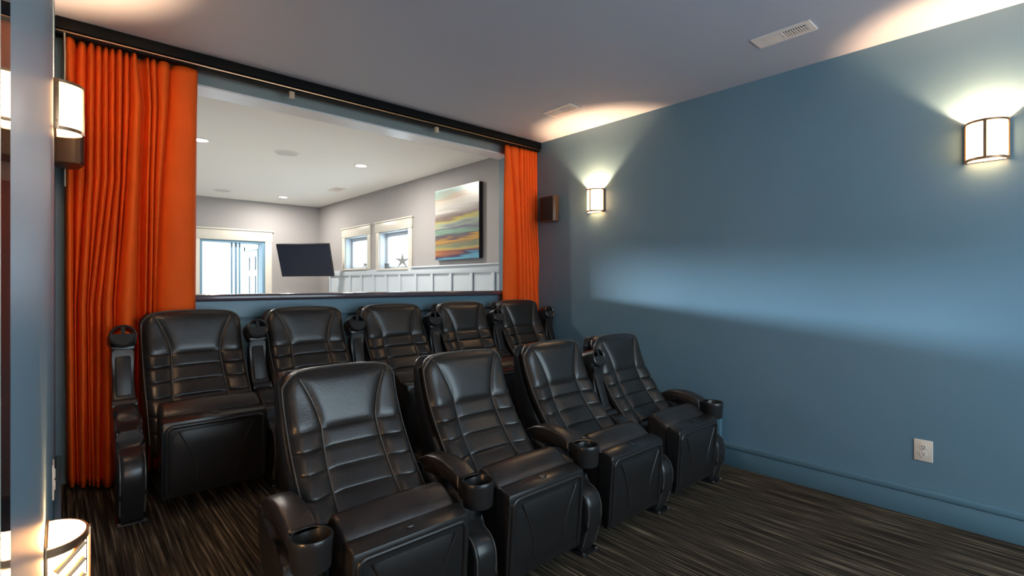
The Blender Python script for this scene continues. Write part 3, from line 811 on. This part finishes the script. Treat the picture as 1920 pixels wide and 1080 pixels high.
struct('sun_block_wall', bx(.55, .70, FY + .2, 13.5, -.1, 2.9), ext_white, label='added unseen wall blocking the sun left of the doorway')  # added out of view to keep the low sun off the doorway
struct('shading_roof', bx(-1.0, 3.0, FY + .2, 12.6, 2.9, 3.0), ext_white, label='added unseen roof shading the porch outside the doorway')  # unseen roof, added to darken the porch wall and panel door
# unseen window added behind the camera to fill the room with sky light
w3 = empty('fill_window', ((FW[0] + FW[1]) / 2, YF, FW[2])); tag(w3, 'wide fill light window added in the wall behind the camera', kind='structure')
a = (FW[1] - FW[0]) / 2; h = FW[3] - FW[2]
for p, q in ((-a, -a + .06), (-.03, .03), (a - .06, a)): obj('frame', bx(p, q, -.12, -.06, 0, h), white_trim, w3, smooth=False)
obj('frame', bx(-a, a, -.12, -.06, 0, .06), white_trim, w3, smooth=False); obj('frame', bx(-a, a, -.12, -.06, h - .06, h), white_trim, w3, smooth=False)
for p, q in ((-a + .06, -.03), (.03, a - .06)): obj('pane', bx(p, q, -.092, -.088, .06, h - .06), glass, w3, smooth=False)

# wainscot on the long wall beyond
wz = 1.435
wn = empty('trim_6', (XR, 4, 0.2)); tag(wn, 'white board and batten wainscot below the small windows', kind='structure')
by = [8.85, 8.417, 8.011, 7.594, 7.171, 6.78, 6.371, 5.94, 5.533, 5.115, 4.694, 4.294, 3.96]
for y0, y1 in zip(by[1:], by): obj('panel', bx(-.012, 0, y0 - 4, y1 - 4, 0, wz - .2), wains_white, wn, smooth=False)
for y in by: obj('batten', bx(-.032, -.012, y - 4 - .028, y - 4 + .028, 0, wz - .2, .003), batten_mat, wn)
obj('top_rail', bx(-.034, 0, 3.93 - 4, 8.9 - 4, wz - .2, wz - .2 + .085, .003), wains_white, wn)
obj('cap', bx(-.055, 0, 3.93 - 4, 6.03 - 4, wz - .2 + .085, wz - .2 + .105, .004), wains_white, wn)

# painting
pz0, pz1, py0, py1 = 1.603, 2.48, 4.513, 5.409
pt = empty('painting', (XR, (py0 + py1) / 2, pz0)); tag(pt, 'large abstract canvas with horizontal streaks of teal, ochre and purple', 'painting')
b = (py1 - py0) / 2
obj('canvas', bx(-.055, -.050, -b, b, 0, pz1 - pz0), painting_m, pt, smooth=False)
obj('stretcher_frame', bx(-.0499, -.001, -b, b, 0, pz1 - pz0), canvas_edge, pt, smooth=False)

# television on a swing arm
Fv = Vector((math.sin(YAW), math.cos(YAW), 0)); Rv = Vector((math.cos(YAW), -math.sin(YAW), 0))
def cam_pt(px, py, t): return Vector((0, 0, CAM_H)) + Fv * t + Rv * ((px - 960) / F_PX * t) + Vector((0, 0, (HORIZON - py) / F_PX * t))
P = [cam_pt(517, 458, 8.4), cam_pt(617, 457, 8.4), cam_pt(530, 519, 8.62)]
ux = (P[1] - P[0]); wv = ux.length; ux.normalize(); uz = (P[0] - P[2]); uz -= ux * uz.dot(ux); hv = uz.length; uz.normalize(); uy = uz.cross(ux)
ctr = P[0] + ux * wv / 2 - uz * hv / 2
tv = empty('television', ctr); tv.rotation_euler = Matrix((ux, uy, uz)).transposed().to_euler()
tag(tv, 'flat black television tilted down on a wall arm in the far corner', 'television')
obj('housing', bx(-wv / 2, wv / 2, 0, .045, -hv / 2, hv / 2, .006), tv_frame, tv)
obj('screen', bx(-wv / 2 + .012, wv / 2 - .012, -.003, .001, -hv / 2 + .018, hv / 2 - .012), tv_screen, tv, smooth=False)
obj('mount_plate', bx(-.15, .15, .045, .07, -.12, .12, .004), steel_dark, tv)
inv = tv.rotation_euler.to_matrix().inverted()
e0 = Vector((0, .07, 0)); e1 = inv @ (Vector((XR - .03, ctr.y + .1, ctr.z)) - ctr)
bm = bmesh.new(); mid = (e0 + e1) / 2 + inv @ Vector((.0, .12, 0)); cyl(bm, e0, mid, .018); cyl(bm, mid, e1, .018); obj('swing_arm', bm, steel_dark, tv)
bm = bmesh.new()
tube(bm, [(.0, .03, -hv / 2 + .01), (.02, .035, -hv / 2 - .03), (.07, .04, -hv / 2 - .035), (.10, .04, -hv / 2 - .012), (.11, .04, -hv / 2 + .01)], .005); obj('cable', bm, cable_m, tv)

# ceiling fittings beyond
for X, Y, nm in ((1.027, 5.728, 'recessed downlight next to the left curtain edge'), (2.68, 5.695, 'recessed downlight on the white ceiling nearest the painting'), (2.712, 8.635, 'recessed downlight on the white ceiling above the television')):
    r = empty('recessed_light', (X, Y, ZC)); tag(r, nm, 'ceiling light', 'recessed downlights')
    bm = bmesh.new(); lathe(bm, [(.062, -.001), (.062, -.008), (.082, -.005), (.085, -.001)], 28, closed=True); obj('trim_ring', bm, far_ceil, r)
    bm = bmesh.new(); lathe(bm, [(.062, -.006), (.062, -.003)], 28); obj('lens', bm, glow, r)
    ld = bpy.data.lights.new('lamp', 'AREA'); ld.shape = 'DISK'; ld.size = .12; ld.energy = DOWNLIGHT_W; ld.color = (1, .93, .84)
    lo = bpy.data.objects.new('lamp', ld); COL.objects.link(lo); lo.parent = r; lo.location = (0, 0, -.012)
for X, Y, nm in ((1.827, 5.694, 'round flush ceiling speaker between two downlights'), (1.833, 8.656, 'round flush ceiling speaker near the end wall')):
    r = empty('ceiling_speaker', (X, Y, ZC)); tag(r, nm, 'speaker', 'round ceiling speakers')
    bm = bmesh.new(); lathe(bm, [(.112, -.001), (.112, -.007), (.125, -.006), (.128, -.001)], 32, closed=True); obj('rim', bm, far_ceil, r)
    bm = bmesh.new(); lathe(bm, [(.112, -.006), (.112, -.001)], 32); obj('grille', bm, spk_white, r)
v3 = vent(3.02, 3.18, 7.25, 7.56, ZC, 'white vent on the far ceiling near the small windows', nsl=5)

# sill ornaments
def starfish(loc, R, rx, label):
    bm = bmesh.new(); N = 10
    c0 = bm.verts.new((-.012, 0, 0)); c1 = bm.verts.new((.012, 0, 0)); ring = []
    for k in range(N):
        a = PI / 2 + k * 2 * PI / N + rx; r = R if k % 2 == 0 else R * .28
        ring.append(bm.verts.new((0 if k % 2 == 0 else 0, r * math.cos(a), r * math.sin(a))))
    for k in range(N):
        bm.faces.new([c0, ring[k], ring[(k + 1) % N]]); bm.faces.new([c1, ring[(k + 1) % N], ring[k]])
    o = obj('starfish', bm, starfish_m, loc=loc, smooth=False); o.rotation_euler.z = math.radians(50); tag(o, label, 'starfish', 'starfish ornaments')
starfish((XR + .05, 6.42, W2[2] + .004 + .105), .13, .0, 'large grey starfish standing on the sill of the nearer small window')
starfish((XR + .05, 7.60, W1[2] + .004 + .057), .07, .2, 'little grey starfish on the sill of the farther small window')
r = empty('sill_ornament', (XR + .05, 6.88, W2[2] + .004)); tag(r, 'little dark box on the sill left of the large starfish', 'ornament')
obj('box', bx(-.025, .025, -.03, .03, 0, .065, .004), small_box_m, r); obj('lid', bx(-.028, .028, -.033, .033, .065, .078, .003), small_box_m, r)

# glossy dark glass on the left wall right beside the camera
g = empty('glass_panel', (XL, .37, .6)); tag(g, 'glossy dark glass panel edge on the left wall, reflecting the curtain', 'panel')
obj('pane', bx(0, .006, -.16, -.048, 0, 1.7, .001), gloss_panel, g)
obj('frame_edge', bx(0, .009, -.2, -.145, 0, 1.7, .001), pale_frame, g)

# portals guide the sky light through the openings
def portal(loc, rot, sx, sy):
    ld = bpy.data.lights.new('sky_portal', 'AREA'); ld.shape = 'RECTANGLE'; ld.size = sx; ld.size_y = sy; ld.cycles.is_portal = True
    lo = bpy.data.objects.new('sky_portal', ld); COL.objects.link(lo); lo.location = loc; lo.rotation_euler = rot
portal(((DX0 + DX1) / 2, FY + .19, (DZ0 + DZ1) / 2), (-PI / 2, 0, 0), DX1 - DX0, DZ1 - DZ0)
for y0, y1, z0, z1 in (W1, W2): portal((XR + .19, (y0 + y1) / 2, (z0 + z1) / 2), (0, PI / 2, 0), z1 - z0, y1 - y0)
portal(((FW[0] + FW[1]) / 2, YF - .19, (FW[2] + FW[3]) / 2), (PI / 2, 0, 0), FW[1] - FW[0], FW[3] - FW[2])
portal(((W4[0] + W4[1]) / 2, FY + .19, (W4[2] + W4[3]) / 2), (-PI / 2, 0, 0), W4[1] - W4[0], W4[3] - W4[2])
